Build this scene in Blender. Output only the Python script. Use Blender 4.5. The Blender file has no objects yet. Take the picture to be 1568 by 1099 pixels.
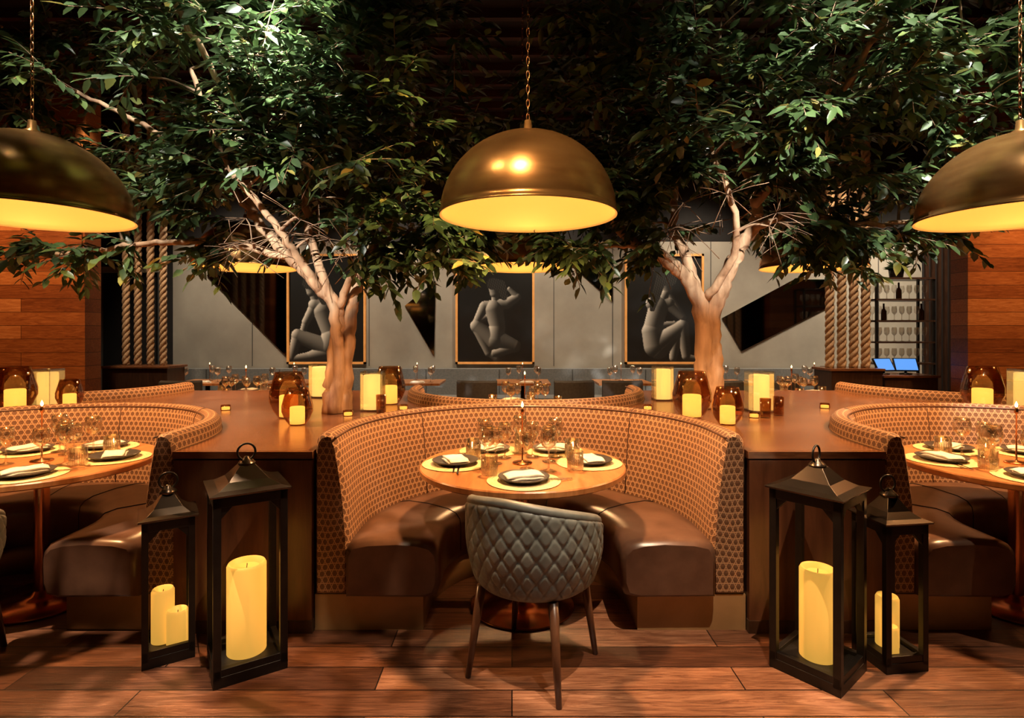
import bpy, math, random
import numpy as np
from mathutils import Vector, Matrix
random.seed(7); rng=np.random.default_rng(11)
S=bpy.context.scene
COL=S.collection
pi=math.pi

# ---------------------------------------------------------------- materials
def base(name,color=(.5,.5,.5),rough=.5,metal=0.,spec=.5,emit=None,es=0.):
    m=bpy.data.materials.new(name); m.use_nodes=True
    nt=m.node_tree; b=nt.nodes['Principled BSDF']
    b.inputs['Base Color'].default_value=(*color,1)
    b.inputs['Roughness'].default_value=rough
    b.inputs['Metallic'].default_value=metal
    b.inputs['Specular IOR Level'].default_value=spec
    if emit:
        b.inputs['Emission Color'].default_value=(*emit,1)
        b.inputs['Emission Strength'].default_value=es
    return m
def N(m,t,**k):
    n=m.node_tree.nodes.new(t)
    for a,v in k.items(): setattr(n,a,v)
    return n
def L(m,a,b): m.node_tree.links.new(a,b)
def coord(m,scale=(1,1,1),rot=(0,0,0),attr=None,out='Object'):
    if attr:
        t=N(m,'ShaderNodeAttribute'); t.attribute_name=attr; o=t.outputs['Vector']
    else:
        t=N(m,'ShaderNodeTexCoord'); o=t.outputs[out]
    mp=N(m,'ShaderNodeMapping'); mp.inputs['Scale'].default_value=scale; mp.inputs['Rotation'].default_value=rot
    L(m,o,mp.inputs['Vector']); return mp.outputs['Vector']
def ramp(m,fac,stops):
    r=N(m,'ShaderNodeValToRGB'); L(m,fac,r.inputs['Fac'])
    e=r.color_ramp.elements
    while len(e)<len(stops): e.new(.5)
    for i,(p,c) in enumerate(stops):
        e[i].position=p; e[i].color=(*c,1)
    return r.outputs['Color']
def noise(m,vec,scale=5,detail=4,rough=.5,dist=0):
    n=N(m,'ShaderNodeTexNoise'); n.inputs['Scale'].default_value=scale; n.inputs['Detail'].default_value=detail
    n.inputs['Roughness'].default_value=rough; n.inputs['Distortion'].default_value=dist
    L(m,vec,n.inputs['Vector']); return n.outputs['Fac']
def bump(m,h,strength=.3,dist=.01):
    b=N(m,'ShaderNodeBump'); b.inputs['Strength'].default_value=strength; b.inputs['Distance'].default_value=dist
    L(m,h,b.inputs['Height']); L(m,b.outputs['Normal'],m.node_tree.nodes['Principled BSDF'].inputs['Normal'])
def bc(m,c): L(m,c,m.node_tree.nodes['Principled BSDF'].inputs['Base Color'])
def noisy(name,c1,c2,scale=6,rough=.5,metal=0,stretch=(1,1,1),bs=.15,detail=5):
    m=base(name,c1,rough,metal); v=coord(m,stretch)
    f=noise(m,v,scale,detail,.55); bc(m,ramp(m,f,[(.3,c1),(.7,c2)]))
    if bs: bump(m,f,bs,.005)
    return m
def wood(name,c1,c2,c3,stretch,rough=.3,bs=.1,sc=6):
    m=base(name,c1,rough); v=coord(m,stretch)
    f=noise(m,v,sc,8,.62,.6); bc(m,ramp(m,f,[(.25,c1),(.5,c2),(.75,c3)]))
    bump(m,f,bs,.003); return m
def planks(name,cols,w,h,rough=.35,plane='XY',mort=(.01,.005,.003),ms=.003,var=.30):
    m=base(name,cols[0],rough)
    rot=(0,0,0) if plane=='XY' else (pi/2,0,0)
    v=coord(m,(1,1,1),rot)
    br=N(m,'ShaderNodeTexBrick'); L(m,v,br.inputs['Vector'])
    br.offset=.37; br.offset_frequency=2
    br.inputs['Color1'].default_value=(0,0,0,1); br.inputs['Color2'].default_value=(1,1,1,1)
    br.inputs['Mortar'].default_value=(.5,.5,.5,1)
    br.inputs['Scale'].default_value=1; br.inputs['Brick Width'].default_value=w; br.inputs['Row Height'].default_value=h
    br.inputs['Mortar Size'].default_value=ms; br.inputs['Mortar Smooth'].default_value=.1
    gv=coord(m,(1.1,17,1) if plane=='XY' else (1.2,11,11))
    g=noise(m,gv,2.6,10,.72,2.2)
    mx=N(m,'ShaderNodeMix'); mx.data_type='FLOAT'; mx.inputs[0].default_value=var
    L(m,g,mx.inputs[2]); L(m,br.outputs['Color'],mx.inputs[3])
    c=ramp(m,mx.outputs[0],[(.26,cols[0]),(.43,cols[1]),(.56,cols[2]),(.72,cols[3])])
    mm=N(m,'ShaderNodeMix'); mm.data_type='RGBA'; L(m,br.outputs['Fac'],mm.inputs[0]); L(m,c,mm.inputs[6]); mm.inputs[7].default_value=(*mort,1)
    bc(m,mm.outputs[2])
    rr=N(m,'ShaderNodeMapRange'); L(m,g,rr.inputs[0]); rr.inputs[3].default_value=rough-.1; rr.inputs[4].default_value=rough+.22
    L(m,rr.outputs[0],m.node_tree.nodes['Principled BSDF'].inputs['Roughness'])
    bump(m,g,.35,.004); return m
def glassy(name,tint,gloss=.12,rough=.02):
    m=bpy.data.materials.new(name); m.use_nodes=True; nt=m.node_tree
    nt.nodes.remove(nt.nodes['Principled BSDF'])
    o=nt.nodes['Material Output']; t=N(m,'ShaderNodeBsdfTransparent'); t.inputs[0].default_value=(*tint,1)
    g=N(m,'ShaderNodeBsdfGlossy'); g.inputs['Roughness'].default_value=rough; g.inputs[0].default_value=(1,.97,.93,1)
    lw=N(m,'ShaderNodeLayerWeight'); lw.inputs['Blend'].default_value=.25
    mr=N(m,'ShaderNodeMapRange'); L(m,lw.outputs['Facing'],mr.inputs[0]); mr.inputs[3].default_value=gloss*.35; mr.inputs[4].default_value=min(1,gloss*4)
    mx=N(m,'ShaderNodeMixShader'); L(m,mr.outputs[0],mx.inputs[0]); L(m,t.outputs[0],mx.inputs[1]); L(m,g.outputs[0],mx.inputs[2])
    L(m,mx.outputs[0],o.inputs['Surface']); return m

def fabric():
    m=base('booth_woven_fabric',(.3,.13,.06),.75)
    prev=None
    for a in (0,pi/3,-pi/3):
        v=coord(m,(1,1,1),(0,0,a),attr='puv')
        w=N(m,'ShaderNodeTexWave'); w.wave_type='BANDS'; w.bands_direction='Y'
        w.inputs['Scale'].default_value=9.6; w.inputs['Distortion'].default_value=.0
        L(m,v,w.inputs['Vector'])
        if prev is None: prev=w.outputs['Fac']
        else:
            mx=N(m,'ShaderNodeMath',operation='MAXIMUM'); L(m,prev,mx.inputs[0]); L(m,w.outputs['Fac'],mx.inputs[1]); prev=mx.outputs[0]
    c=ramp(m,prev,[(.90,(.135,.060,.028)),(.985,(.46,.26,.14))])
    bc(m,c); bump(m,prev,.4,.003)
    return m

M={}
M['floor']=planks('floor_oak_planks',[(.020,.008,.005),(.072,.027,.014),(.155,.064,.034),(.34,.165,.092)],1.5,.155,.27,mort=(.006,.003,.002),ms=.003,var=.27)
M['woodwall']=planks('wall_cedar_planks',[(.12,.030,.008),(.27,.080,.020),(.40,.135,.036),(.58,.24,.08)],2.1,.155,.4,'XZ',mort=(.06,.02,.006))
M['ledge']=wood('ledge_walnut',(.08,.028,.012),(.165,.064,.027),(.25,.108,.048),(1,7,7),.24)
M['table']=wood('table_walnut',(.26,.09,.028),(.42,.17,.058),(.55,.24,.09),(7,1,1),.28,sc=3)
M['darkwood']=wood('dark_walnut',(.022,.010,.006),(.045,.020,.011),(.07,.032,.018),(6,6,1),.35)
M['panel']=wood('panel_walnut',(.050,.018,.009),(.105,.040,.019),(.165,.066,.031),(1,1,.12),.32,sc=14)
M['legwood']=wood('leg_walnut',(.05,.020,.010),(.09,.037,.018),(.13,.055,.027),(6,6,1),.3)
M['fabric']=fabric()
M['seat']=noisy('seat_leather',(.075,.036,.023),(.150,.078,.050),7,.30,bs=.12)
M['bronze']=noisy('plinth_bronze',(.32,.19,.085),(.44,.27,.125),5,.35,.2,bs=0)
M['copper']=noisy('brushed_brass',(.58,.27,.085),(.80,.42,.15),5,.27,.80,(1,1,6),bs=.02)
M['brassin']=base('dome_inside_glow',(.85,.50,.16),.42,.2,emit=(1,.50,.10),es=.42)  # inner face of the dome; its lamplit gold is put in as emission
M['copper2']=base('polished_copper',(.62,.27,.12),.24,1)
M['black']=noisy('black_metal',(.005,.004,.004),(.011,.009,.008),20,.40,.3,bs=.05)
M['gunmetal']=base('lantern_roof_metal',(.085,.065,.05),.25,.9)
M['wax']=base('wax_candle',(.72,.40,.10),.55,emit=(1,.52,.08),es=.56)
M['waxb']=base('lit_candle_shade',(.9,.7,.3),.5,emit=(1,.58,.14),es=1.3)
M['waxh']=base('glowing_wax',(.9,.7,.3),.5,emit=(1,.70,.20),es=3.6)
M['flame']=base('flame',(1,.8,.4),.5,emit=(1,.7,.25),es=9)
M['bulb']=base('lamp_bulb',(1,.9,.6),.4,emit=(1,.82,.46),es=7)
M['glass']=glassy('clear_glass',(.94,.93,.91),.32)
M['amber']=glassy('amber_glass',(.72,.53,.37),.12,.04)
M['quilt']=noisy('chair_slate_leather',(.105,.112,.102),(.175,.18,.16),16,.42,bs=.1)
M['plate']=base('dark_stoneware',(.05,.046,.044),.3)
M['napkin']=noisy('linen_napkin',(.72,.66,.56),(.85,.78,.67),60,.85)
M['mat']=noisy('woven_placemat',(.55,.42,.20),(.80,.63,.33),60,.7,bs=.5)
M['silver']=base('cutlery_steel',(.7,.68,.62),.2,1)
M['bark']=noisy('tree_bark',(.17,.082,.040),(.58,.38,.23),13,.8,0,(1,1,.16),bs=1.0,detail=9)
M['twig']=noisy('tree_twig',(.15,.085,.05),(.32,.20,.12),12,.8,bs=.2)
M['grey']=noisy('wall_grey_plaster',(.30,.27,.225),(.41,.375,.315),1.6,.75,bs=.08,detail=8)
M['seam']=base('wall_seam_dark',(.07,.065,.06),.8)
M['dark']=noisy('dark_paint',(.008,.006,.006),(.014,.011,.010),3,.8,bs=0)
M['slat']=noisy('ceiling_slat_wood',(.035,.008,.006),(.06,.014,.010),4,.6,0,(1,6,6),bs=0)
M['mirror']=base('smoked_mirror',(.24,.23,.22),.06,1)
M['frame']=noisy('copper_picture_frame',(.85,.38,.11),(.95,.48,.16),9,.4,0,bs=0)
M['banq']=noisy('banquette_grey_fabric',(.13,.135,.135),(.19,.19,.185),40,.8,bs=.2)
M['chairdk']=noisy('chair_dark_fabric',(.025,.024,.024),(.045,.042,.04),30,.6,bs=.1)
M['rope']=noisy('natural_rope',(.34,.21,.12),(.60,.42,.26),60,.9,bs=.5)
M['screen']=base('pos_display',(.02,.05,.1),.2,emit=(.12,.35,.9),es=1.0)
M['bottle']=base('bottle_amber_dark',(.10,.05,.02),.1,.0)
def leafmat(name='ficus_leaf'):
    m=base(name,(.05,.12,.03),.36,spec=.7)
    a=N(m,'ShaderNodeAttribute'); a.attribute_name='tint'
    c=ramp(m,a.outputs['Fac'],[(0,(.026,.048,.018)),(.5,(.060,.104,.037)),(.88,(.12,.20,.060)),(1,(.28,.24,.06))])
    b=m.node_tree.nodes['Principled BSDF']; bc(m,c)
    t=N(m,'ShaderNodeBsdfTranslucent'); L(m,c,t.inputs[0])
    mx=N(m,'ShaderNodeMixShader'); mx.inputs[0].default_value=.22
    L(m,b.outputs[0],mx.inputs[1]); L(m,t.outputs[0],mx.inputs[2])
    L(m,mx.outputs[0],m.node_tree.nodes['Material Output'].inputs['Surface']); return m
M['leaf']=leafmat()
def artmat():
    m=base('photo_print',(.02,.02,.02),.45)
    a=N(m,'ShaderNodeAttribute'); a.attribute_name='col'; bc(m,a.outputs['Color']); return m
M['art']=artmat()

# ---------------------------------------------------------------- builder
class B:
    def __init__(s): s.v=[];s.f=[];s.m=[];s.sm=[];s.mats=[];s.uv={}
    def mi(s,mat):
        if mat not in s.mats: s.mats.append(mat)
        return s.mats.index(mat)
    def add(s,vs,fs,mat,smooth=False,T=None,uv=None):
        o=len(s.v); k=s.mi(mat)
        for i,p in enumerate(vs):
            p=Vector(p)
            if T is not None: p=T@p
            s.v.append(p[:])
            if uv is not None: s.uv[o+i]=uv[i]
        for f in fs:
            s.f.append([a+o for a in f]); s.m.append(k); s.sm.append(smooth)
    def box(s,c,d,mat,T=None,rz=0):
        x,y,z=[a/2 for a in d]
        vs=[(i*x,j*y,k*z) for i in(-1,1) for j in(-1,1) for k in(-1,1)]
        R=Matrix.Translation(c)@Matrix.Rotation(rz,4,'Z')
        if T is not None: R=T@R
        s.add(vs,[(0,1,3,2),(4,6,7,5),(0,4,5,1),(2,3,7,6),(0,2,6,4),(1,5,7,3)],mat,False,R)
    def lathe(s,prof,mat,seg=32,c=(0,0,0),T=None,smooth=True):
        vs=[];fs=[];n=len(prof)
        for i in range(seg):
            a=2*pi*i/seg
            for r,z in prof: vs.append((c[0]+r*math.cos(a),c[1]+r*math.sin(a),c[2]+z))
        for i in range(seg):
            j=(i+1)%seg
            for k in range(n-1):
                fs.append((i*n+k,j*n+k,j*n+k+1,i*n+k+1))
        s.add(vs,fs,mat,smooth,T)
    def tube(s,pts,rad,mat,seg=8,T=None,jit=0,closed=False):
        P=[Vector(p) for p in pts]; n=len(P)
        if not hasattr(rad,'__len__'): rad=[rad]*n
        vs=[];fs=[]; up=None
        for i in range(n):
            if closed: t=(P[(i+1)%n]-P[i-1]).normalized()
            else: t=(P[min(i+1,n-1)]-P[max(i-1,0)]).normalized()
            if up is None:
                up=Vector((0,0,1)) if abs(t.z)<.9 else Vector((1,0,0))
            up=(up-t*up.dot(t)).normalized(); w=t.cross(up)
            for k in range(seg):
                a=2*pi*k/seg; r=rad[i]*(1+jit*math.sin(3*a+i*.4)+jit*random.uniform(-.5,.5))
                vs.append(P[i]+up*(r*math.cos(a))+w*(r*math.sin(a)))
        R=n if closed else n-1
        for i in range(R):
            j=(i+1)%n
            for k in range(seg):
                l=(k+1)%seg; fs.append((i*seg+k,i*seg+l,j*seg+l,j*seg+k))
        if not closed: fs.append(tuple(range(seg))[::-1]); fs.append(tuple(range((n-1)*seg,n*seg)))
        s.add(vs,fs,mat,True,T)
    def prism(s,poly,z0,z1,mat,axis='Z'):
        n=len(poly)
        if axis=='Z': vs=[(x,y,z0) for x,y in poly]+[(x,y,z1) for x,y in poly]
        else: vs=[(x,z0,y) for x,y in poly]+[(x,z1,y) for x,y in poly]
        fs=[tuple(range(n))[::-1],tuple(range(n,2*n))]+[(i,(i+1)%n,n+(i+1)%n,n+i) for i in range(n)]
        s.add(vs,fs,mat)
    def mesh(s,name):
        me=bpy.data.meshes.new(name); me.from_pydata([tuple(p) for p in s.v],[],s.f)
        for m in s.mats: me.materials.append(m)
        me.polygons.foreach_set('material_index',s.m); me.polygons.foreach_set('use_smooth',s.sm)
        if s.uv:
            a=me.attributes.new('puv','FLOAT_VECTOR','POINT')
            for i,u in s.uv.items(): a.data[i].vector=(u[0],u[1],0)
        me.update()
        import bmesh
        bm=bmesh.new(); bm.from_mesh(me); bmesh.ops.recalc_face_normals(bm,faces=bm.faces); bm.to_mesh(me); bm.free()
        return me
    def obj(s,name,loc=(0,0,0),rz=0,bevel=0,seg=2,parent=None):
        return inst(name,s.mesh(name),loc,rz,bevel,seg,parent)
def inst(name,me,loc=(0,0,0),rz=0,bevel=0,seg=2,parent=None,scale=None):
    o=bpy.data.objects.new(name,me); COL.objects.link(o); o.location=loc; o.rotation_euler=(0,0,rz)
    if scale: o.scale=(scale,)*3 if not hasattr(scale,'__len__') else scale
    if bevel:
        b=o.modifiers.new('bevel','BEVEL'); b.width=bevel; b.segments=seg; b.limit_method='ANGLE'; b.angle_limit=math.radians(40)
    if parent: o.parent=parent
    return o
def cr(pts,n=6):
    P=[np.array(p,float) for p in pts]; P=[2*P[0]-P[1]]+P+[2*P[-1]-P[-2]]; out=[]
    for i in range(1,len(P)-2):
        for k in range(n):
            t=k/n; a,b,c,d=P[i-1:i+3]
            out.append(.5*((2*b)+(-a+c)*t+(2*a-5*b+4*c-d)*t*t+(-a+3*b-3*c+d)*t**3))
    out.append(P[-2]); return out

# ---------------------------------------------------------------- room
def simple_box(name,lo,hi,mat):
    b=B(); c=[(a+d)/2 for a,d in zip(lo,hi)]; b.box((0,0,0),[d-a for a,d in zip(lo,hi)],mat); return b.obj(name,c)
simple_box('floor',(-9,-2.2,-.1),(9,9.2,0),M['floor'])
simple_box('ceiling',(-9,-2.2,4.9),(9,9.2,5.0),M['dark'])
b=B()
for i in range(28): b.box((0,-2+i*.4,4.85),(17.8,.07,.1),M['slat'])
b.obj('ceiling_slats')
simple_box('wall_left',(-9.1,-2.2,0),(-9,9.2,4.9),M['dark'])
simple_box('wall_right',(9,-2.2,0),(9.1,9.2,4.9),M['dark'])
simple_box('wall_front',(-9,-2.3,0),(9,-2.2,4.9),M['dark'])
b=B()
b.box((.57,9.1,1.45),(12.06,.2,2.9),M['grey'])
b.box((0,9.1,3.9),(18,.2,2.0),M['dark'])
b.box((-7.23,9.1,1.45),(3.54,.2,2.9),M['dark']); b.box((7.8,9.1,1.45),(2.4,.2,2.9),M['dark'])
for i in range(24): b.box((6.66+i*.1,8.98,1.45),(.05,.04,2.9),M['darkwood'])
b.obj('wall_back')
b=B()
for i,x in enumerate((-4.18,-2.3,.673,1.62,3.2,5.9)): b.box((x,8.998,1.9),(.012,.006,2.0),M['seam'])
b.obj('trim_1')
b=B(); b.box((-5.6,8.95,1.2),(.09,.1,2.4),M['seam']); b.box((-6.1,8.95,2.44),(1.1,.1,.09),M['grey']); b.box((-6.6,8.95,1.2),(.09,.1,2.4),M['seam'])
b.box((-6.1,8.975,1.19),(.9,.04,2.38),M['dark']); b.obj('door_1',bevel=.004)
simple_box('wall_wood_left',(-9,6.4,0),(-4.89,6.65,4.9),M['woodwall'])
simple_box('wall_wood_right',(5.22,6.4,0),(9,6.65,4.9),M['woodwall'])
for poly in ([(-4.9,2.35),(-4.5,2.85),(-3.62,2.85),(-3.62,1.05)],[(-1.72,1.87),(-1.23,2.27),(-1.25,1.06)],
             [(1.06,2.43),(1.62,1.93),(1.62,2.7),(.83,2.7)],[(3.375,1.67),(4.53,2.29),(5.06,2.29),(5.06,1.83),(3.69,1.14)]):
    b=B(); b.prism(poly,8.975,8.999,M['mirror'],'Y'); b.obj('wall_mirror')

# ---------------------------------------------------------------- framed photographs
def art(x0,caps,hair):
    W,H=1.22,1.72; z0=.954; nx,ny=130,184
    xs=np.linspace(0,116,nx); ys=np.linspace(393,555,ny)
    X,Y=np.meshgrid(xs,ys)
    Ht=np.zeros_like(X); T=np.zeros_like(X)
    for (x1,y1,r1,x2,y2,r2) in caps:
        dx,dy=x2-x1,y2-y1; t=np.clip(((X-x1)*dx+(Y-y1)*dy)/(dx*dx+dy*dy+1e-6),0,1)
        d=np.hypot(X-x1-t*dx,Y-y1-t*dy); r=r1+(r2-r1)*t
        h=np.sqrt(np.clip(r*r-d*d,0,None)); Ht=np.maximum(Ht,h); T=np.maximum(T,(h>0)*1.)
    gy,gx=np.gradient(Ht); nrm=np.sqrt(gx**2+gy**2+1)
    sh=np.clip((-gx*-.70+-gy*-.50+.26)/nrm,0,1)
    c=.005+T*(.008+1.0*sh**2.2)
    for (x1,y1,r1,x2,y2,r2) in hair:
        dx,dy=x2-x1,y2-y1; t=np.clip(((X-x1)*dx+(Y-y1)*dy)/(dx*dx+dy*dy+1e-6),0,1)
        d=np.hypot(X-x1-t*dx,Y-y1-t*dy); r=r1+(r2-r1)*t
        k=d<r; c=np.where(k,.012+.05*np.clip(np.sin(X*1.9+Y*.5),0,1)**4,c)
    b=B(); vs=[];fs=[]
    for j in range(ny):
        for i in range(nx): vs.append((W*i/(nx-1),0,H*(1-j/(ny-1))))
    for j in range(ny-1):
        for i in range(nx-1):
            a=j*nx+i; fs.append((a,a+1,a+nx+1,a+nx))
    b.add(vs,fs,M['art'])
    t=.036
    for cx,cz,w,h in ((W/2,-.005,W+.046,t),(W/2,H+.005,W+.046,t),(-.005,H/2,t,H+.046),(W+.005,H/2,t,H+.046)):
        b.box((cx,-.005,cz),(w,.05,h),M['frame'])
    b.box((W/2,.015,H/2),(W,.02,H),M['dark'])
    me=b.mesh('framed_photograph')
    at=me.attributes.new('col','FLOAT_COLOR','POINT')
    arr=np.ones((len(me.vertices),4)); cc=c.ravel(); arr[:len(cc),0]=cc; arr[:len(cc),1]=cc*.93; arr[:len(cc),2]=cc*.82
    at.data.foreach_set('color',arr.ravel())
    inst('framed_photograph',me,(x0,8.972,z0))
art(-.883,[(57,442,9,58,450,8),(58,452,5,58,464,6),(42,470,8,76,466,8),(56,474,14,62,500,12),(62,500,12,58,520,15),
  (42,470,8,30,494,6),(30,494,5.5,52,482,4),(52,482,4,58,470,3),(76,466,8,92,456,6),(92,456,5.5,80,444,3.5),
  (56,522,13,30,500,10),(30,500,9,48,540,6),(48,540,5,60,549,4),(64,520,13,88,530,10),(88,530,9,56,542,6)],
  [(54,436,9,66,438,8),(68,440,7,72,456,5)])
art(-3.585,[(34,440,9,35,448,8),(36,450,5,40,462,6),(40,468,10,66,474,10),(52,476,15,66,515,13),(66,515,16,60,530,15),
  (40,468,8,26,494,6),(26,494,5.5,18,520,4),(60,532,14,14,514,10),(14,514,9,4,548,6),(68,536,13,30,546,7),(30,546,7,8,549,5),(68,474,9,88,500,6),(88,500,6,82,535,5)],
  [(30,434,10,44,438,9),(46,440,8,54,462,6)])
art(1.83,[(62,436,9,64,446,7),(62,448,6,56,460,7),(40,466,10,66,466,9),(50,470,15,40,505,14),(40,508,16,44,530,17),
  (66,468,8,86,486,6),(86,486,5.5,66,452,4),(40,470,8,44,500,6),(44,500,5.5,74,496,4),
  (46,530,16,86,500,10),(86,500,10,92,545,7),(50,536,14,78,512,10),(78,512,9,72,548,6),(92,546,5,108,549,4)],
  [(56,428,11,68,430,9),(52,434,8,44,458,7),(44,458,7,40,474,4)])

# ---------------------------------------------------------------- booths
def Upath(cx,cy,y0,sgn,nr=48,ends=True):
    L0=abs(cy-y0); out=[]
    e=[0,.012,.03,.06]
    st=[k for k in e if k<L0]+[L0*.6] if L0>.1 else [0,.012,.03]
    st=sorted(st)
    for k in st: out.append(('l',y0+sgn*k,k))
    for i in range(nr+1):
        a=pi-pi*i/nr; out.append(('a',a,L0+i/nr*pi))
    for k in reversed(st): out.append(('r',y0+sgn*k,L0+pi+L0-k))
    return out
def upos(p,cx,cy,sgn,r):
    if p[0]=='l': return (cx-r,p[1])
    if p[0]=='r': return (cx+r,p[1])
    return (cx+r*math.cos(p[1]),cy+sgn*r*math.sin(p[1]))
def sweep(b,prof,mat,cx,cy,y0,sgn,rnd=0.,uv=True):
    path=Upath(cx,cy,y0,sgn); n=len(prof); m=len(path)
    cr_=sum(p[0] for p in prof)/n; cz=sum(p[1] for p in prof)/n
    vs=[];uvs=[];fs=[]
    acc=[0]
    for i in range(1,n): acc.append(acc[-1]+math.hypot(prof[i][0]-prof[i-1][0],prof[i][1]-prof[i-1][1]))
    for i,p in enumerate(path):
        e=min(i,m-1-i); sc={0:rnd,1:rnd*.42,2:rnd*.1}.get(e,0)
        for k,(r,z) in enumerate(prof):
            dr=r-cr_; dz=z-cz
            q=(cr_+dr-math.copysign(min(abs(dr),sc),dr), cz+dz-math.copysign(min(abs(dz),sc),dz))
            x,y=upos(p,cx,cy,sgn,q[0]); vs.append((x,y,q[1])); uvs.append((p[2],acc[k]))
    for i in range(m-1):
        for k in range(n):
            l=(k+1)%n; fs.append((i*n+k,i*n+l,(i+1)*n+l,(i+1)*n+k))
    b.add(vs,fs,mat,True,uv=uvs)
    for e in (0,m-1):
        b.add(vs[e*n:(e+1)*n],[tuple(range(n))],mat,False,uv=[(q[0],q[1]) for q in prof])
BP=[(.885,.17),(.882,.42),(.895,.60),(.915,.78),(.935,.90),(.948,.932),(.972,.951),(1.0,.956),(1.025,.948),(1.043,.925),(1.048,.88),(1.048,.17)]
def booth(cx,cy,y0,sgn):
    b=B()
    sweep(b,BP,M['fabric'],cx,cy,y0,sgn,.016)
    sweep(b,[(.89,.175),(.89,.40),(.87,.435),(.80,.450),(.66,.456),(.52,.448),(.465,.432),(.44,.405),(.432,.36),(.434,.23),(.45,.185),(.50,.172)],M['seat'],cx,cy,y0-sgn*.05,sgn,.022)
    sweep(b,[(.52,0),(.52,.173),(1.046,.173),(1.046,0)],M['bronze'],cx,cy,y0+sgn*.006,sgn,0)
    pts=[(*upos(p,cx,cy,sgn,.948),.935) for p in Upath(cx,cy,y0,sgn)]
    b.tube(pts,.006,M['seat'],6)
    for a in (45,90,135):
        a=math.radians(a)
        b.tube([(cx+(r-.001)*math.cos(a),cy+sgn*(r-.001)*math.sin(a),z) for r,z in BP[1:8]],.0035,M['seat'],5)
    for a in (30,75,105,150):
        a=math.radians(a)
        b.tube([(cx+r*math.cos(a),cy+sgn*r*math.sin(a),z) for r,z in ((.87,.436),(.80,.451),(.66,.457),(.52,.449),(.465,.433),(.44,.406),(.432,.36),(.434,.23))],.003,M['black'],5)
    return b.obj('curved_booth_seat')
FC=[-2.684,.089,2.85]; 
for c in FC: booth(c,2.9,2.71,1)
RC=[(-4.2,5.37),(.12,5.055),(4.25,5.37)]
for c,y in RC: booth(c,y,y+.2,-1)

# ---------------------------------------------------------------- wooden ledge partition
R=1.052; F0=2.715
out=[(-7,F0)]
for c in FC:
    out.append((c-R,F0))
    for i in range(41):
        a=pi-pi*i/40; out.append((c+R*math.cos(a),2.9+R*math.sin(a)))
    out.append((c+R,F0))
out.append((7,F0)); YB=5.5
out.append((7,YB))
for c,y in reversed(RC):
    out.append((c+R,YB))
    for i in range(41):
        a=pi*i/40; out.append((c+R*math.cos(a),y-R*math.sin(a)))
    out.append((c-R,YB))
out.append((-7,YB))
b=B(); b.prism(out,.0,.835,M['darkwood']); b.prism(out,.835,.872,M['ledge'])
for xa,xb in ((-1.634,-.959),(1.137,1.80)):
    xm=(xa+xb)/2; w=xb-xa
    b.box((xm,2.702,.43),(w-.01,.026,.80),M['panel']); b.box((xm,2.697,.03),(w,.03,.06),M['darkwood'])
    b.box((xm,2.702,.855),(w,.03,.033),M['ledge'])
b.obj('wooden_planter_ledge')

# ---------------------------------------------------------------- pendants
def link_pts(c,h,w,flip):
    pts=[]
    for i in range(12):
        a=2*pi*i/12; x=w*math.cos(a); z=h*math.sin(a)
        pts.append((c[0]+(0 if flip else x),c[1]+(x if flip else 0),c[2]+z))
    return pts
b=B(); R0=.463
prof=[(R0*math.cos(a),.43*math.sin(a)) for a in np.linspace(0,pi/2*.985,26)]
b.lathe([(R0+.004,-.012),(R0+.006,0)]+prof+[(.0,.43)],M['copper'],72)
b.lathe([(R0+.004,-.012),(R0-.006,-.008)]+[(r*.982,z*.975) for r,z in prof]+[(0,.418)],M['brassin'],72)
b.lathe([(0.03,.42),(.045,.425),(.045,.44),(.022,.455),(.018,.50),(0,.505)],M['copper'],24)
b.lathe([(0,.20),(.04,.207),(.06,.24),(.05,.29),(.024,.33),(.024,.42)],M['bulb'],20)
z=.515
for i in range(60):
    b.tube(link_pts((0,0,z+i*.038),.024,.008,i%2),.0032,M['copper2'],5,closed=True)
b.lathe([(0,2.76),(.06,2.76),(.06,2.826),(0,2.826)],M['copper2'],20)
pend=b.mesh('dome_pendant_lamp')
bb=B(); bb.lathe([(.055,0),(.06,.01),(.06,.13),(.05,.145),(0,.145)],M['black'],24); bb.lathe([(.05,.004),(.05,.12),(0,.12)],M['gunmetal'],24)
can=bb.mesh('track_spotlight')
def light(name,kind,loc,power,color,radius=.05,target=None,angle=60,blend=.5,fix=True):
    l=bpy.data.lights.new(name,kind); l.energy=power; l.color=color; l.shadow_soft_size=radius
    o=bpy.data.objects.new(name,l); COL.objects.link(o); o.location=loc
    if kind=='SPOT':
        l.spot_size=math.radians(angle); l.spot_blend=blend
        q=(Vector(target)-Vector(loc)).to_track_quat('-Z','Y'); o.rotation_euler=q.to_euler()
        if fix and loc[2]>4:
            f=inst('track_spotlight',can,Vector(loc)+q@Vector((0,0,.01))); f.rotation_euler=q.to_euler()
    return o
WARM=(1,.52,.21)
PF=[(-2.55,2.97,2.07),(.085,2.97,2.07),(2.70,2.97,2.07)]
PR=[(-2.55,5.35,2.07),(.1,5.35,2.07),(2.87,5.35,2.07)]
for ps,pw in ((PF,290),(PR,200)):
    for p in ps:
        inst('dome_pendant_lamp',pend,p)
        light('pendant_beam','SPOT',(p[0],p[1],p[2]+.185),pw,WARM,.05,(p[0],p[1],0),134,.6,False)
        light('pendant_glow','POINT',(p[0],p[1],p[2]+.12),4.6,(1,.62,.24),.04)

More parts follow.
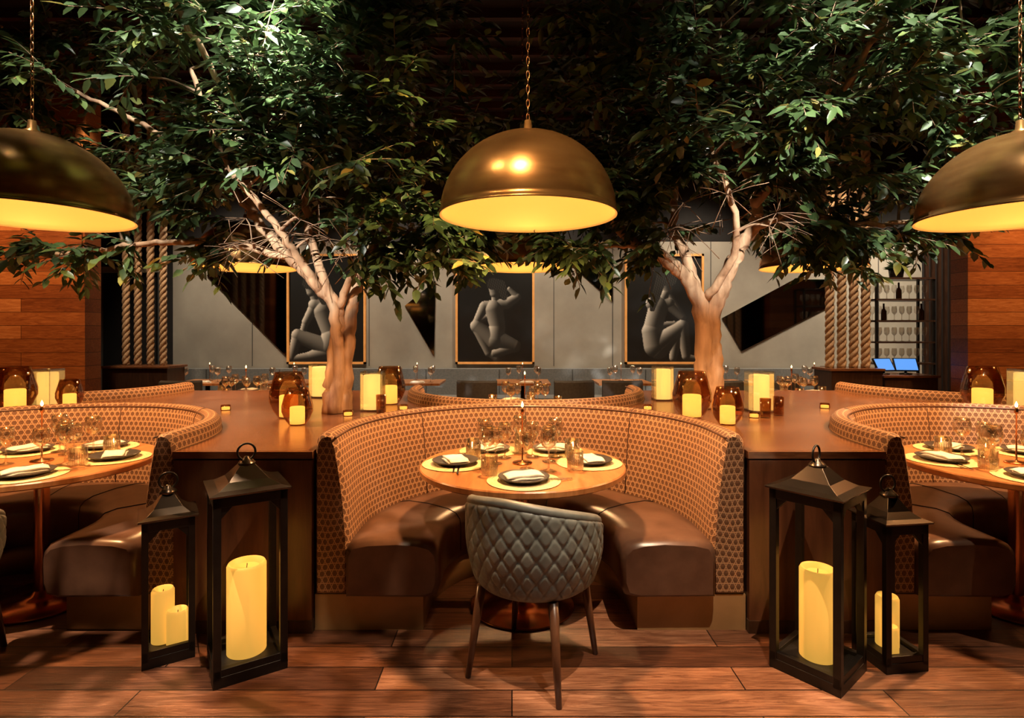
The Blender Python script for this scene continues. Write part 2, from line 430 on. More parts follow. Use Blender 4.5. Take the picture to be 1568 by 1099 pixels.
# ---------------------------------------------------------------- tables
b=B()
b.lathe([(0,.712),(.50,.712),(.532,.716),(.54,.722),(.54,.744),(.535,.75),(0,.75)],M['table'],72,smooth=False)
b.lathe([(0,.70),(.22,.70),(.22,.712),(0,.712)],M['black'],32)
b.lathe([(.035,.03),(.035,.70)],M['copper2'],24)
b.lathe([(0,0),(.27,0),(.275,.006),(.27,.012),(.12,.022),(.05,.035),(.035,.06),(0,.06)],M['copper2'],48)
tbl=b.mesh('round_dining_table')
b=B(); b.lathe([(0,0),(.17,0),(.172,.002),(.17,.004),(0,.004)],M['mat'],48)
for r in np.arange(.02,.17,.015): b.lathe([(r-.004,.004),(r,.0062),(r+.004,.004)],M['mat'],48)
mat_me=b.mesh('round_placemat')
b=B(); b.lathe([(0,0),(.075,0),(.11,.012),(.122,.02),(.118,.022),(.075,.008),(0,.006)],M['plate'],40); plate_me=b.mesh('dinner_plate')
b=B()
vs=[];fs=[];nx,ny=14,8
for lay,(zz,sx,sy) in enumerate(((.0,1,1),(.012,.9,.88))):
    b0=len(vs)
    for i in range(nx+1):
        for j in range(ny+1):
            x=(i/nx-.5)*.20*sx; y=(j/ny-.5)*.11*sy
            w=.003*math.sin(x*60+lay)*math.cos(y*50)
            vs.append((x,y+.006*math.sin(x*25),zz+.012+w-.012*(abs(x)/.1)**3)); 
    k=(nx+1)*(ny+1)
    for i in range(nx+1):
        for j in range(ny+1):
            x=(i/nx-.5)*.20*sx; y=(j/ny-.5)*.11*sy
            vs.append((x,y+.006*math.sin(x*25),zz))
    for i in range(nx):
        for j in range(ny):
            a=b0+i*(ny+1)+j; fs.append((a,a+1,a+ny+2,a+ny+1)); fs.append((a+k,a+k+ny+1,a+k+ny+2,a+k+1))
    for i in range(nx):
        for j in (0,ny):
            a=b0+i*(ny+1)+j; fs.append((a,a+ny+1,a+ny+1+k,a+k))
    for j in range(ny):
        for i in (0,nx):
            a=b0+i*(ny+1)+j; fs.append((a,a+1,a+1+k,a+k))
b.add(vs,fs,M['napkin'],True); nap_me=b.mesh('folded_napkin')
b=B(); b.lathe([(0,0),(.034,0),(.036,.002),(.012,.006),(.004,.012),(.0035,.08),(.008,.088),(.028,.105),(.036,.13),(.034,.155),(.029,.178),(.0285,.178),(.033,.155),(.035,.13),(.027,.107),(.006,.092)],M['glass'],28); wine_me=b.mesh('wine_glass')
b=B(); b.lathe([(0,0),(.036,0),(.039,.004),(.041,.095),(.039,.095),(.036,.012),(0,.010)],M['glass'],24)
for i in range(24):
    a=2*pi*i/24; b.tube([(.0395*math.cos(a),.0395*math.sin(a),.006),(.0405*math.cos(a),.0405*math.sin(a),.06)],.0022,M['glass'],5)
tum_me=b.mesh('water_tumbler')
b=B(); b.lathe([(0,0),(.052,0),(.054,.004),(.05,.008),(.01,.012),(.004,.02),(.0035,.26),(.008,.265),(.01,.28),(.004,.295),(0,.297)],M['copper2'],28)
b.lathe([(0,.296),(.006,.302),(.007,.312),(0,.33)],M['flame'],12); lamp_me=b.mesh('slim_table_lamp')
b=B()
b.box((0,0,.001),(.008,.13,.002),M['silver']); b.lathe([(0,-.001),(.012,0),(.012,.002),(0,.003)],M['silver'],12,c=(0,.075,0)); 
b.box((.022,0,.001),(.010,.18,.002),M['silver']); cut_me=b.mesh('cutlery_set')
b=B(); b.lathe([(0,0),(.028,0),(.03,.003),(.03,.035),(.028,.035),(.027,.006),(0,.006)],M['amber'],20); b.lathe([(0,.006),(.024,.006),(.024,.022),(0,.024)],M['waxh'],16); tea_me=b.mesh('tealight_holder')
def table(cx,cy,angs,lamp=(0,.0)):
    inst('round_dining_table',tbl,(cx,cy,0))
    for a,g in angs:
        r=.355; x,y=cx+r*math.cos(a),cy+r*math.sin(a)
        inst('round_placemat',mat_me,(x,y,.75)); inst('dinner_plate',plate_me,(x,y,.7562))
        inst('folded_napkin',nap_me,(x,y,.765),a+pi/2+.25)
        inst('cutlery_set',cut_me,(x+.14*math.cos(a+pi/2),y+.14*math.sin(a+pi/2),.7562),a+pi/2+pi/2)
        if g:
            x2,y2=cx+.225*math.cos(a+.60),cy+.225*math.sin(a+.60)
            inst('wine_glass',wine_me,(x2,y2,.7562),scale=1.2)
            x2,y2=cx+.145*math.cos(a+.15),cy+.145*math.sin(a+.15)
            inst('wine_glass',wine_me,(x2,y2,.7562),scale=1.08)
            x3,y3=cx+.31*math.cos(a-.56),cy+.31*math.sin(a-.56)
            inst('water_tumbler',tum_me,(x3,y3,.7562))
    inst('slim_table_lamp',lamp_me,(cx+lamp[0],cy+lamp[1],.75))
d=math.radians
table(.055,2.97,[(d(-90),1),(d(183),1),(d(122),1),(d(58),1),(d(0),1)])
table(-2.54,3.02,[(d(-60),1),(d(10),1),(d(75),1),(d(140),0),(d(210),1)])
table(2.68,2.97,[(d(-120),1),(d(170),1),(d(105),1),(d(40),0),(d(-30),1)])
for x,y in ((.12,5.25),(-2.95,6.2),(3.1,6.2)): table(x,y,[(d(20),1),(d(110),1),(d(200),1),(d(290),1)])

# ---------------------------------------------------------------- quilted chair
def quilted_chair():
    b=B(); A=math.radians(112); nu,nv=230,60
    def ztop(u): return .770-.135*abs(u/A)**1.6
    def rad(v): return .247+.043*math.sin(min(1,v*1.5)*pi/2)-.01*(1-min(1,v/.08))
    vs=[];fs=[]
    def col(u,v): return .385+(ztop(u)-.385)*v
    for i in range(nu+1):
        u=-A+2*A*i/nu
        for j in range(nv+1):
            v=j/nv; z=col(u,v); r=rad(v)
            a=u*.29; p=a/.070+z/.094; q=a/.070-z/.094
            dsp=.0080*min(1,1.9*(abs(math.sin(pi*p))*abs(math.sin(pi*q)))**.6)
            edge=min(1,(1-v)/.06)*min(1,v/.04)*min(1,(A-abs(u))/.06)
            r=r+dsp*edge-.010*(1-min(1,(1-v)/.03))
            vs.append((r*math.sin(u),-r*math.cos(u),z))
    for i in range(nu):
        for j in range(nv):
            k=i*(nv+1)+j; fs.append((k,k+nv+1,k+nv+2,k+1))
    o1=len(vs)
    for i in range(nu+1):
        u=-A+2*A*i/nu
        for j in range(nv+1):
            v=j/nv; z=col(u,v); r=rad(v)-.052+.012*v
            vs.append((r*math.sin(u),-r*math.cos(u),z))
    for i in range(nu):
        for j in range(nv):
            k=o1+i*(nv+1)+j; fs.append((k,k+1,k+nv+2,k+nv+1))
    for i in range(nu):
        k=i*(nv+1)+nv; fs.append((k,k+nv+1,o1+k+nv+1,o1+k)); k=i*(nv+1); fs.append((k,o1+k,o1+k+nv+1,k+nv+1))
    for i in (0,nu):
        for j in range(nv):
            k=i*(nv+1)+j; fs.append((k,k+1,o1+k+1,o1+k))
    b.add(vs,fs,M['quilt'],True)
    rim=[]
    for j in range(6): rim.append((( rad(j/6)-.022)*math.sin(-A),-(rad(j/6)-.022)*math.cos(-A),col(A,j/6)))
    for i in range(61):
        u=-A+2*A*i/60; r=rad(1)-.020; rim.append((r*math.sin(u),-r*math.cos(u),ztop(u)+.002))
    for j in range(5,-1,-1): rim.append(((rad(j/6)-.022)*math.sin(A),-(rad(j/6)-.022)*math.cos(A),col(A,j/6)))
    b.tube(rim,.0215,M['quilt'],10)
    b.lathe([(0,.375),(.215,.375),(.238,.385),(.25,.41),(.246,.45),(.225,.472),(.15,.48),(0,.482)],M['quilt'],48)
    b.lathe([(0,.365),(.19,.365),(.2,.378),(0,.38)],M['black'],32)
    for sx in (-1,1):
        for sy in (-1,1):
            t=(sx*.165,sy*.165,.38); f=(sx*.207,sy*.207,0.0)
            b.tube([t,((t[0]+f[0])/2,(t[1]+f[1])/2,.19),f],[.021,.017,.012],M['legwood'],10)
    return b.mesh('quilted_dining_chair')
ch=quilted_chair()
inst('quilted_dining_chair',ch,(.095,2.43,0),d(-28))
inst('quilted_dining_chair',ch,(-2.50,2.33,0),d(12))
inst('quilted_dining_chair',ch,(2.85,2.35,0),d(-10))

# ---------------------------------------------------------------- lanterns
def lantern(name,x,y,rz,s,H,cands,pr=1):
    b=B(); h=s/2; p=.030*pr; 
    b.box((0,0,.022),(s,s,.044),M['black'])
    b.box((0,0,.050),(s-.05,s-.05,.012),M['black'])
    for i in(-1,1):
        for j in(-1,1): b.box((i*(h-p/2),j*(h-p/2),H/2+.01),(p,p,H-.04),M['black'])
    for i in(-1,1):
        b.box((i*(h-p/2),0,H-.02),(p,s,.045),M['black']); b.box((0,i*(h-p/2),H-.02),(s,p,.045),M['black'])
        b.box((i*(h-p/2),0,.055),(p*.8,s,.035),M['black']); b.box((0,i*(h-p/2),.055),(s,p*.8,.035),M['black'])
    for i in(-1,1):
        for k in (0,1):
            for e in (-1,1):
                pts=[(e*(h-p),H-.09),(e*(h-p),H-.035),(e*(h-p-.05),H-.035)]
                off=i*(h-p/2)
                if k: b.prism([(q[0],q[1]) for q in pts],off-p*.35,off+p*.35,M['black'],'Y')
                else:
                    vs=[(off-p*.35,q[0],q[1]) for q in pts]+[(off+p*.35,q[0],q[1]) for q in pts]
                    b.add(vs,[(0,1,2),(3,5,4),(0,3,4,1),(1,4,5,2),(2,5,3,0)],M['black'])
    lv=[(h+.012,H),(h+.015,H+.008),(h*.84,H+.016),(h*.55,H+.040),(h*.32,H+.078),(h*.22,H+.095)]
    vs=[];fs=[]
    for r,z in lv: vs+= [(-r,-r,z),(r,-r,z),(r,r,z),(-r,r,z)]
    for k in range(len(lv)-1):
        for e in range(4): fs.append((k*4+e,k*4+(e+1)%4,k*4+4+(e+1)%4,k*4+4+e))
    fs.append((0,3,2,1)); n=len(lv)*4; fs.append((n-4,n-3,n-2,n-1))
    b.add(vs,fs,M['gunmetal'])
    t=H+.093
    b.lathe([(.034,0),(.036,.008),(.026,.018),(.014,.028),(.009,.036),(0,.038)],M['gunmetal'],20,c=(0,0,t))
    pts=[(.036*math.cos(a),.006,t+.054+.036*math.sin(a)) for a in np.linspace(0,2*pi,25)[:-1]]
    b.tube(pts,.005,M['black'],8,closed=True)
    for cx,cy,r,hh in cands:
        b.lathe([(0,.056),(r,.056),(r,.056+hh-.012),(r-.006,.056+hh),(r-.016,.056+hh-.004),(r-.028,.056+hh-.022),(0,.056+hh-.026)],M['wax'],36,c=(cx,cy,0))
        b.tube([(cx,cy,.056+hh-.03),(cx+.002,cy,.056+hh-.006)],.002,M['black'],5)
    b.obj(name,(x,y,0),rz,bevel=.0025)
lantern('candle_lantern',-1.163,2.45,d(33),.285,.775,[(0,0,.080,.385)])
lantern('candle_lantern',-1.55,2.52,d(33),.20,.63,[(-.02,.02,.046,.235),(.035,-.035,.044,.15)],.85)
lantern('candle_lantern',1.315,2.405,d(40),.285,.775,[(0,0,.072,.38)])
lantern('candle_lantern',1.665,2.47,d(8),.20,.63,[(.01,.02,.046,.22),(-.03,-.045,.03,.12)],.85)

# ---------------------------------------------------------------- ledge candles
def hurricane():
    b=B()
    o=[(0,0),(.050,0),(.060,.006),(.090,.050),(.112,.105),(.112,.150),(.094,.22),(.078,.28)]
    i=[(.075,.28),(.091,.22),(.109,.15),(.109,.105),(.087,.052),(.056,.012),(0,.012)]
    b.lathe(o+i,M['amber'],40)
    b.lathe([(0,.013),(.054,.013),(.054,.135),(.048,.141),(.03,.132),(0,.13)],M['waxh'],28)
    return b.mesh('hurricane_candle_holder')
def pillar():
    b=B()
    b.box((0,0,.006),(.15,.15,.012),M['darkwood'])
    b.lathe([(0,.012),(.068,.012),(.068,.255),(.062,.262),(.05,.256),(0,.252)],M['waxb'],32)
    for x,y,w,h in ((0,.072,.15,.003),(0,-.072,.15,.003),(.072,0,.003,.15),(-.072,0,.003,.15)):
        b.box((x,y,.15),(w,h,.276),M['glass'])
    return b.mesh('glass_candle_lamp')
hu=hurricane(); pl=pillar(); Z=.872
for x,y,s in ((-1.49,3.73,1.1),(-1.325,3.45,.82),(-.966,4.42,1.08),(1.20,3.73,1.12),(1.334,3.46,.84),(-3.60,4.05,1.15),(-3.34,4.22,.78),(3.45,4.10,1.15)):
    inst('hurricane_candle_holder',hu,(x,y,Z),random.random()*3,scale=s)
for x,y,s in ((-1.02,4.10,1.0),(-1.69,4.93,1.03),(1.27,4.72,1.0),(1.785,4.04,1.02),(-3.62,4.36,1),(3.86,4.2,1.03)):
    inst('glass_candle_lamp',pl,(x,y,Z),0,scale=(s,s,s))
for x,y in ((-.80,4.12),(-1.12,3.82),(1.0,4.12),(1.62,3.74),(1.56,3.86),(-2.1,4.1),(2.35,4.2)): inst('tealight_holder',tea_me,(x,y,Z),scale=1.15)
b=B(); b.lathe([(0,0),(.03,0),(.034,.004),(.036,.13),(.033,.13),(.03,.01),(0,.01)],M['amber'],24); tall=b.mesh('amber_glass_vase')
for x,y in ((-.93,3.97),(1.70,3.75),(1.84,3.86)): inst('amber_glass_vase',tall,(x,y,Z))

# ---------------------------------------------------------------- trees
def seg_leaves(P,D,Nn,Ln,Wd):
    D=D/np.linalg.norm(D,axis=1,keepdims=True); Sd=np.cross(D,Nn); Sd/=np.linalg.norm(Sd,axis=1,keepdims=True)+1e-9
    U=np.cross(Sd,D)
    n=len(P); V=np.zeros((n,8,3)); Ln=Ln[:,None]; Wd=Wd[:,None]
    curl=rng.uniform(.02,.22,(n,1))*Ln
    V[:,0]=P
    for k,(t,w,c) in enumerate(((.30,.46,.15),(.66,.40,.5))):
        C=P+D*Ln*t-U*curl*c; fold=.28
        V[:,1+3*k]=C+Sd*Wd*w+U*Wd*w*fold; V[:,2+3*k]=C; V[:,3+3*k]=C-Sd*Wd*w+U*Wd*w*fold
    V[:,7]=P+D*Ln-U*curl
    tri=[(0,2,1),(0,3,2),(4,5,7),(5,6,7)]; quad=[(1,2,5,4),(2,3,6,5)]
    return V,tri,quad
def tree(base_pt,limbs,clusters,name,clear):
    root=bpy.data.objects.new(name,None); COL.objects.link(root); root.location=base_pt
    b=B(); skel=[]; srad=[]
    for pts,r0,r1,jit in limbs:
        q=cr(pts,8); n=len(q); rr=[r0+(r1-r0)*(i/(n-1))**.8 for i in range(n)]
        q=[p+rng.normal(0,.006,3)*(1 if 0<i<n-1 else 0) for i,p in enumerate(q)]
        b.tube(q,rr,M['bark'],14,jit=jit)
        skel+=list(q); srad+=rr
    skel=np.array(skel); srad=np.array(srad)
    Lp=[];Ld=[]
    cl=sorted(clusters,key=lambda c:np.min(np.linalg.norm(skel-c,axis=1)))
    for c in cl:
        m=skel[:,2]>1.75
        idx=np.where(m)[0]; dd=np.linalg.norm(skel[idx]-c,axis=1)+np.clip(skel[idx,2]-c[2],0,None)*.8
        k=idx[np.argmin(dd)]; s=skel[k]; L_=np.linalg.norm(c-s)
        if L_<.02: continue
        mid=(s+c)/2+rng.normal(0,.07,3)*L_+np.array([0,0,.12*L_])
        q=cr([s,mid,c],5); r0=min(srad[k]*.75,.008+.022*L_); rr=list(np.linspace(r0,.004,len(q)))
        b.tube(q,rr,M['twig'],5)
        skel=np.vstack([skel,np.array(q[2:])]); srad=np.concatenate([srad,rr[2:]])
        outd=c-np.array([base_pt[0],base_pt[1],2.4]); outd/=np.linalg.norm(outd)+1e-6
        for t in range(random.randint(4,6)):
            dv=outd*.55+rng.normal(0,.65,3); dv[2]=dv[2]*.6-.1; dv/=np.linalg.norm(dv)
            ln=rng.uniform(.2,.36); nl=random.randint(8,12)
            tw=[]
            for i in range(nl):
                f=(i+.6)/nl; p=c+dv*ln*f+np.array([0,0,-.10*ln*f*f]); tw.append(p)
                if clear(p): continue
                side=np.cross(dv,[0,0,1]); side/=np.linalg.norm(side)+1e-6
                ld=dv*.75+side*(.8 if i%2 else -.8)+np.array([0,0,-.35])+rng.normal(0,.22,3)
                Lp.append(p); Ld.append(ld)
            b.tube([c]+tw[1::3]+[tw[-1]],.0025,M['twig'],3)
    me=b.mesh('tree_trunk'); 
    o=inst('trunk_and_branches',me,(0,0,0),parent=root); o.location=tuple(-Vector(base_pt))
    P=np.array(Lp); Dd=np.array(Ld); n=len(P)
    Nn=np.tile([0,-.5,1.],(n,1))+rng.normal(0,.42,(n,3))
    V,tri,quad=seg_leaves(P,Dd,Nn,rng.uniform(.07,.128,n),rng.uniform(.034,.057,n))
    verts=V.reshape(-1,3); faces=[]
    off=(np.arange(n)*8)
    lt=np.concatenate([(off[:,None]+np.array(t)) for t in tri]); lq=np.concatenate([(off[:,None]+np.array(t)) for t in quad])
    faces=[tuple(x) for x in lt.tolist()]+[tuple(x) for x in lq.tolist()]
    me=bpy.data.meshes.new('foliage'); me.from_pydata(verts.tolist(),[],faces); me.materials.append(M['leaf'])
    at=me.attributes.new('tint','FLOAT','POINT'); tv=np.clip(rng.normal(.42,.24,n),0,.93); tv[rng.random(n)<.025]=1.; at.data.foreach_set('value',np.repeat(tv,8))
    me.polygons.foreach_set('use_smooth',[True]*len(faces)); me.update()
    o=inst('foliage',me,(0,0,0),parent=root); o.location=tuple(-Vector(base_pt))
    return n
def ok(p):
    for q in PF:
        if math.hypot(p[0]-q[0],p[1]-q[1])<.80 and p[2]<2.85: return False
        if math.hypot(p[0]-q[0],p[1]-q[1])<.30: return False
    for q in PR:
        if math.hypot(p[0]-q[0],p[1]-q[1])<.78 and p[2]<2.85: return False
    return True
def cloud(n,cen,rad,zmin,extra=[]):
    out=[]
    while len(out)<n:
        v=rng.uniform(-1,1,3); r=np.linalg.norm(v)
        if r>1 or r<.35: continue
        p=np.array(cen)+v*np.array(rad)
        if p[2]<zmin(p[0]) or p[2]>4.45 or p[1]<2.75 : continue
        if ok(p): out.append(p)
    for cen,rad,k in extra:
        c=0;tries=0
        while c<k and tries<k*60:
            tries+=1
            p=np.array(cen)+rng.uniform(-1,1,3)*np.array(rad)
            if ok(p): out.append(p); c+=1
    return out
zb=.872
L1=[([(-1.29,3.98,zb),(-1.265,3.98,1.2),(-1.24,3.96,1.58),(-1.37,3.93,1.78),(-1.63,3.9,2.05),(-1.79,3.88,2.27),(-1.86,3.85,2.65),(-1.93,3.8,3.3)],.066,.02,.07),
    ([(-1.21,4.0,zb),(-1.18,3.99,1.2),(-1.15,3.98,1.55),(-1.11,4.0,1.8),(-1.06,4.02,1.98),(-.88,4.05,2.25),(-.77,4.1,2.75),(-.7,4.1,3.2)],.058,.016,.07),
    ([(-1.25,3.93,zb),(-1.22,3.94,1.3),(-1.28,3.92,1.7),(-1.44,4.0,2.12),(-1.50,4.05,2.6),(-1.56,4.1,3.4)],.050,.018,.07),
    ([(-1.22,4.06,zb),(-1.19,4.05,1.4),(-1.14,4.15,1.8),(-1.2,4.4,2.3),(-1.3,4.7,2.9)],.045,.016,.06),
    ([(-1.33,3.93,1.72),(-1.42,3.8,1.9),(-1.5,3.6,2.1),(-1.75,3.4,2.5),(-1.9,3.3,3.0)],.036,.013,.05),
    ([(-1.55,3.9,1.97),(-2.0,3.85,2.06),(-2.45,3.85,2.06),(-2.8,3.85,2.02),(-3.1,3.85,1.98),(-3.4,3.85,2.0),(-3.8,3.85,1.96)],.026,.011,.05),
    ([(-1.22,3.95,1.62),(-1.08,3.8,1.85),(-.95,3.7,1.98),(-.7,3.72,2.12),(-.45,3.8,2.2)],.03,.010,.05),
    ([(-1.9,3.8,3.0),(-1.9,3.0,3.35),(-1.8,2.3,3.6),(-1.6,1.7,3.7)],.022,.008,.05),
    ([(-1.79,3.88,2.27),(-2.1,3.85,2.6),(-2.5,3.8,2.85),(-3.0,3.8,3.1)],.032,.012,.05)]
def clearL(p): return p[1]<3.97 and -1.86<p[0]<-1.0 and p[2]<(2.36 if p[0]<-1.2 else 2.10) and p[2]>1.4
c1=cloud(195,(-1.9,3.95,3.15),(1.85,1.15,1.4),lambda x:2.02 if x>-2.6 else 2.35,
   [((-1.45,3.5,3.15),(.7,.4,.6),36),((-1.6,3.5,2.65),(.75,.3,.25),22),((-2.2,3.75,2.45),(.7,.35,.3),16),((-.68,3.75,2.08),(.42,.25,.2),30),((-3.0,3.8,2.02),(.6,.08,.06),7),((-.75,3.7,2.9),(.4,.3,.7),14),((-1.85,3.7,1.95),(.22,.2,.12),5),
    ((-1.7,1.75,3.65),(1.3,.5,.25),36)])
n1=tree((-1.245,3.98,.872),L1,c1,'ficus_tree',clearL)
L2=[([(1.44,4.2,zb),(1.44,4.2,1.2),(1.43,4.18,1.56),(1.31,4.15,1.83),(1.12,4.1,1.98),(.88,4.08,2.10),(.74,4.1,2.32),(.67,4.1,2.7),(.6,4.1,3.1)],.083,.02,.06),
    ([(1.52,4.2,zb),(1.51,4.2,1.2),(1.50,4.18,1.55),(1.57,4.13,1.83),(1.66,4.08,2.06),(1.77,4.05,2.25),(1.75,4.05,2.47),(1.6,4.05,2.9),(1.5,4.0,3.4)],.083,.022,.06),
    ([(1.47,4.28,zb),(1.46,4.28,1.5),(1.36,4.3,1.98),(1.26,4.35,2.25),(1.3,4.45,2.7),(1.2,4.5,3.2)],.06,.018,.05),
    ([(1.74,4.05,2.2),(2.0,4.0,2.29),(2.3,4.0,2.24),(2.7,4.0,2.22),(3.1,4.0,2.3)],.035,.012,.05),
    ([(1.76,4.05,2.35),(1.9,3.9,2.6),(2.1,3.8,2.85),(2.5,3.7,3.15),(2.9,3.6,3.4)],.036,.012,.05),
    ([(1.45,4.15,1.7),(1.55,3.95,1.95),(1.5,3.75,2.2),(1.3,3.6,2.6),(1.1,3.5,3.0)],.034,.012,.05),
    ([(2.1,3.8,2.85),(2.1,3.0,3.3),(2.0,2.3,3.6),(1.8,1.7,3.7)],.022,.008,.05),
    ([(1.2,4.13,1.93),(1.05,4.0,2.03),(.75,3.95,2.05),(.4,4.0,2.05)],.022,.008,.05)]
def clearR(p): return p[1]<4.12 and 1.0<p[0]<1.90 and p[2]<2.42 and p[2]>1.4
c2=cloud(225,(2.05,4.0,3.2),(2.1,1.15,1.4),lambda x:2.14,
   [((1.5,3.6,2.8),(.85,.4,.35),28),((2.4,3.75,2.32),(.75,.3,.25),26),((2.15,3.9,2.05),(.28,.2,.12),9),((.7,3.9,2.14),(.5,.25,.18),28),((.9,3.85,2.4),(.3,.3,.2),12),((3.1,3.3,2.95),(.6,.5,.4),26),((3.3,3.6,2.5),(.4,.2,.2),8),((2.2,3.5,3.3),(.8,.4,.5),24),((.8,3.7,3.0),(.4,.3,.6),12),
    ((2.1,1.75,3.65),(1.3,.5,.25),36)])
n2=tree((1.48,4.2,.872),L2,c2,'ficus_tree',clearR)

# ---------------------------------------------------------------- rear area
b=B()
b.box((0,8.62,.23),(10.2,.56,.46),M['banq']); b.box((0,8.86,.66),(10.2,.16,.42),M['banq']); b.box((0,8.6,.06),(10.2,.5,.12),M['black'])
for i in range(9): b.box((-4.6+i*1.15,8.775,.67),(.012,.02,.38),M['seam'])
b.obj('wall_banquette',(-.2,0,0),bevel=.02)
b=B(); b.box((0,0,.735),(.75,.7,.03),M['table']); b.tube([(0,0,0),(0,0,.72)],.03,M['black'],12); b.lathe([(0,0),(.2,0),(.2,.01),(.03,.03)],M['black'],24); rt=b.mesh('square_dining_table')
for x in (-4.3,-3.1,-1.35,.15,1.55,2.9,4.3):
    inst('square_dining_table',rt,(x,7.9,0))
    for dx,dy in ((-.2,-.2),(.2,.2),(-.05,.22),(.22,-.15)):
        inst('wine_glass',wine_me,(x+dx,7.9+dy,.75),scale=1.15)
    inst('folded_napkin',nap_me,(x+.05,7.67,.751)); inst('slim_table_lamp',lamp_me,(x,7.95,.75),scale=.8)
b=B(); b.box((0,0,.43),(.5,.48,.1),M['chairdk'])
vs=[];fs=[]
for i in range(13):
    a=-1+2*i/12
    for r,z in ((0,.45),(0,.83),(.05,.85),(.06,.45)): vs.append((a*.25,-.24+.06*a*a+r,z))
for i in range(12):
    for k in range(4): fs.append((i*4+k,i*4+(k+1)%4,i*4+4+(k+1)%4,i*4+4+k))
fs.append((0,1,2,3)); fs.append((48,49,50,51)); b.add(vs,fs,M['chairdk'],False)
for sx in(-1,1):
    for sy in(-1,1): b.tube([(sx*.2,sy*.19,.4),(sx*.23,sy*.22,0)],[.018,.011],M['darkwood'],8)
rc=b.mesh('upholstered_chair')
for x in (-4.1,-3.35,-1.6,-.42,.75,1.36,2.6,3.3): inst('upholstered_chair',rc,(x,7.05,0),random.uniform(-.12,.12),bevel=.012)
def rope(x,y,z0,z1,r,name='hanging_rope'):
    b=B(); n=int((z1-z0)/.035)
    for s in range(3):
        pts=[]
        for i in range(n+1):
            z=(z1-z0)*i/n; a=z/.26*2*pi+s*2*pi/3; pts.append((r*.5*math.cos(a),r*.5*math.sin(a),z))
        b.tube(pts,r*.52,M['rope'],8)
    return b.obj(name,(x,y,z0))
for x in (-5.18,-5.02,-4.85,-4.68): rope(x,7.5,1.0,4.8,.048)
for x in (3.98,4.13,4.28,4.43): rope(x,7.0,1.0,4.8,.056)
b=B(); b.box((0,0,.485),(.85,.4,.97),M['darkwood']); b.box((0,0,.985),(.9,.45,.03),M['ledge']); b.obj('rope_planter_box',(-4.93,7.5,0),bevel=.005)
b=B(); b.box((0,0,.485),(.62,.4,.97),M['darkwood']); b.box((0,0,.985),(.66,.45,.03),M['ledge']); b.obj('rope_planter_box',(4.2,7.0,0),bevel=.005)
b=B(); b.box((0,0,.44),(.66,.5,.88),M['darkwood']); b.box((0,0,.895),(.70,.54,.03),M['ledge']); b.obj('service_counter',(4.93,7.15,0),bevel=.004)
for x,rz in ((4.72,.25),(5.0,-.2)):
    b=B(); b.lathe([(0,0),(.07,0),(.07,.012),(.015,.02),(.012,.06)],M['black'],16)
    T=Matrix.Translation((0,0,.12))@Matrix.Rotation(-.5,4,'X')
    b.box((0,0,0),(.27,.02,.18),M['black'],T); b.box((0,-.0115,0),(.245,.003,.155),M['screen'],T)
    b.obj('pos_terminal',(x,7.1,.91),rz)
b=B(); x0,x1=5.12,5.92
for x in (x0,x1):
    for y in (7.85,8.15): b.box((x,y,1.1),(.03,.03,2.2),M['black'])
for z in (.5,1.0,1.3,1.6,1.9,2.2): b.box(((x0+x1)/2,8.0,z),(x1-x0+.03,.34,.025),M['darkwood'])
for z in (1.0,1.3,1.6,1.9):
    for i in range(7):
        x=x0+.08+i*.107
        if (i+int(z*10))%5==2 and z>1.4:
            b.lathe([(0,0),(.034,0),(.036,.01),(.036,.13),(.013,.17),(.012,.24),(0,.24)],M['bottle'],14,c=(x,7.98,z+.0125))
        else:
            for yy in (7.92,8.07): b.lathe([(0,0),(.03,0),(.004,.01),(.004,.08),(.03,.11),(.034,.15),(.028,.20)],M['glass'],14,c=(x,yy,z+.0125))
b.obj('bottle_shelf_unit')
b=B(); b.lathe([(0,0),(.08,0),(.10,.14),(.09,.14),(.07,.02),(0,.02)],M['black'],20)
for i in range(70):
    a=random.uniform(0,2*pi); e=random.uniform(.2,1.3); l=random.uniform(.12,.25)
    dv=Vector((math.cos(a)*math.cos(e),math.sin(a)*math.cos(e),math.sin(e))); p0=Vector((0,0,.12)); p1=p0+dv*l; s=dv.cross(Vector((0,0,1))).normalized()*.025
    b.add([p0,p0+dv*l*.55+s,p1-Vector((0,0,.04)),p0+dv*l*.55-s],[(0,1,2,3)],M['leaf'])
b.obj('potted_plant',(5.5,8.0,2.2125))

# ---------------------------------------------------------------- lights
COOL=(1,.95,.84)
light('tree_spot','SPOT',(-1.0,1.7,4.7),7500,(1,1,.90),.04,(-1.5,3.6,2.95),24,1.0)
light('tree_spot','SPOT',(-2.6,1.8,4.7),800,COOL,.05,(-1.9,4.0,2.5),55,.8)
light('trunk_spot','SPOT',(-1.9,-.7,3.7),3000,COOL,.05,(-1.45,3.9,1.98),12,.9)
light('tree_spot','SPOT',(2.4,1.7,4.7),1100,COOL,.05,(2.1,3.7,2.8),60,.8)
light('tree_spot','SPOT',(3.6,1.6,4.7),3600,(1,1,.90),.05,(3.2,3.3,2.6),28,1.0)
light('trunk_spot','SPOT',(1.4,-.7,3.7),3200,COOL,.05,(1.55,4.1,2.12),12,.9)
light('tree_spot','SPOT',(-.1,.8,4.7),1300,(1,.70,.30),.05,(-.65,3.8,2.05),17,.7)  # added amber spot, replaces pendant light on the low leaves
light('tree_spot','SPOT',(-2.2,1.0,4.7),700,(1,.66,.36),.05,(-3.0,3.85,2.0),22,.8)
for x,tx in ((-.3,-1.22),(.6,1.48)): light('trunk_spot','SPOT',(x,.2,4.0),620,(1,.50,.21),.05,(tx,4.0,1.30),12,.7)  # added warm spots, replace candle and pendant light on the trunks
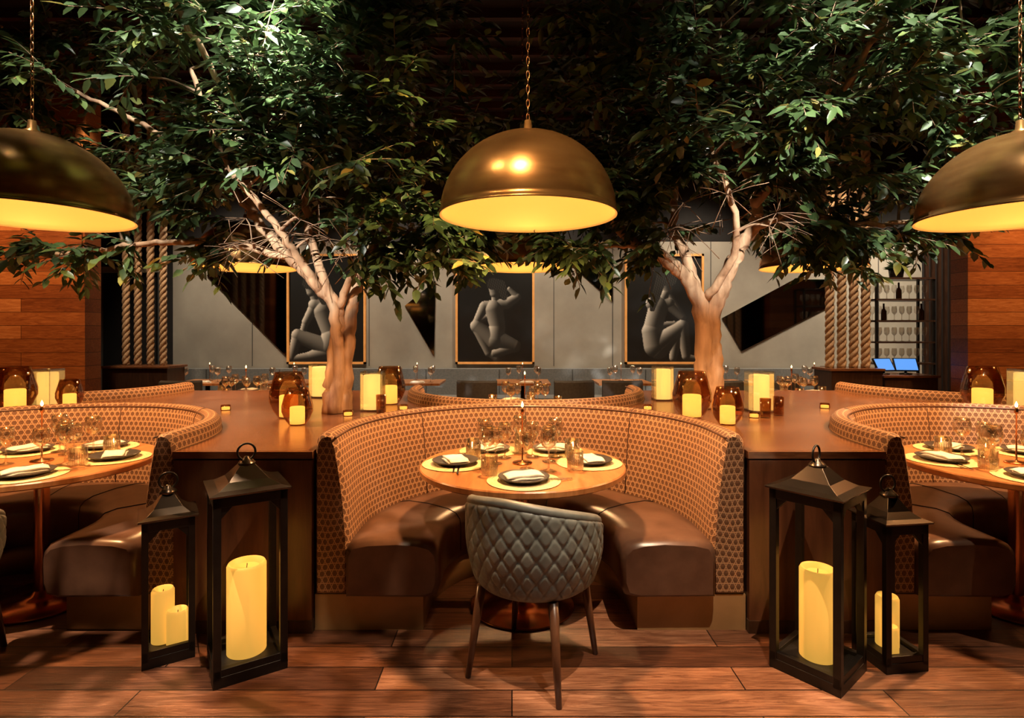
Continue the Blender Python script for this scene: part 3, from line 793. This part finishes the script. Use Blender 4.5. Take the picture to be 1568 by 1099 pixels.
for p,e in zip(PF,(90,420,130)): light('dome_fill_spot','SPOT',(p[0]-.5,.9,4.7),e,(1,.68,.36),.12,(p[0],p[1]-.1,2.3),24,.7)  # added unseen spots that brighten the outside of the domes
light('dome_fill_spot','SPOT',(-1.5,1.6,4.5),320,(1,.70,.38),.14,(.0,2.95,2.3),22,.7)  # second added spot, makes the highlight left on the centre dome
for x,y,tx,ty,p in ((-2.0,1.6,-1.75,1.9,2700),(-.55,1.35,-.6,2.3,1050),(.9,1.3,.75,2.25,950),(2.2,1.6,2.1,2.0,2700),(3.2,2.0,3.0,2.2,550)):
    light('floor_spot','SPOT',(x,y,4.7),p,(1,.73,.48),.012,(tx,ty,0),32,.9)
light('chair_spot','SPOT',(.9,.3,4.7),260,(1,.85,.66),.05,(.1,2.3,.5),11,.8)
for x in (-4.3,-1.9,.5,2.9,5.2,6.3):
    light('wall_washer','SPOT',(x,7.5,4.2),330,(1,.82,.60),.15,(x,9.0,1.3),80,.9)
for x,z in ((-5.7,1.9),(6.1,1.9)):
    light('wood_wall_spot','SPOT',(x,4.9,4.6),620,(1,.50,.20),.1,(x,6.4,1.7),60,.9)
for x in (-4.9,4.2): light('rope_spot','SPOT',(x*.93,5.9,4.5),380,(1,.72,.45),.08,(x,7.3,1.6),36,.8)
light('shelf_spot','SPOT',(5.0,6.9,4.4),350,(1,.7,.42),.08,(5.5,8.0,1.5),36,.8)
for x in (-2.9,.2,3.1): light('rear_table_spot','SPOT',(x,7.2,4.4),210,(1,.65,.36),.1,(x,7.8,.7),64,.8)
w=bpy.data.worlds.new('World'); S.world=w; w.use_nodes=True
w.node_tree.nodes['Background'].inputs[0].default_value=(.9,.6,.4,1); w.node_tree.nodes['Background'].inputs[1].default_value=.015

# ---------------------------------------------------------------- camera
cd=bpy.data.cameras.new('Camera'); cam=bpy.data.objects.new('Camera',cd); COL.objects.link(cam)
cam.location=(0,0,1.448); cam.rotation_euler=(pi/2,0,0); cd.sensor_width=36; cd.lens=19.65; cd.shift_y=-.0265; cd.clip_end=60
S.camera=cam
S.view_settings.view_transform='Standard'
S.view_settings.exposure=.12
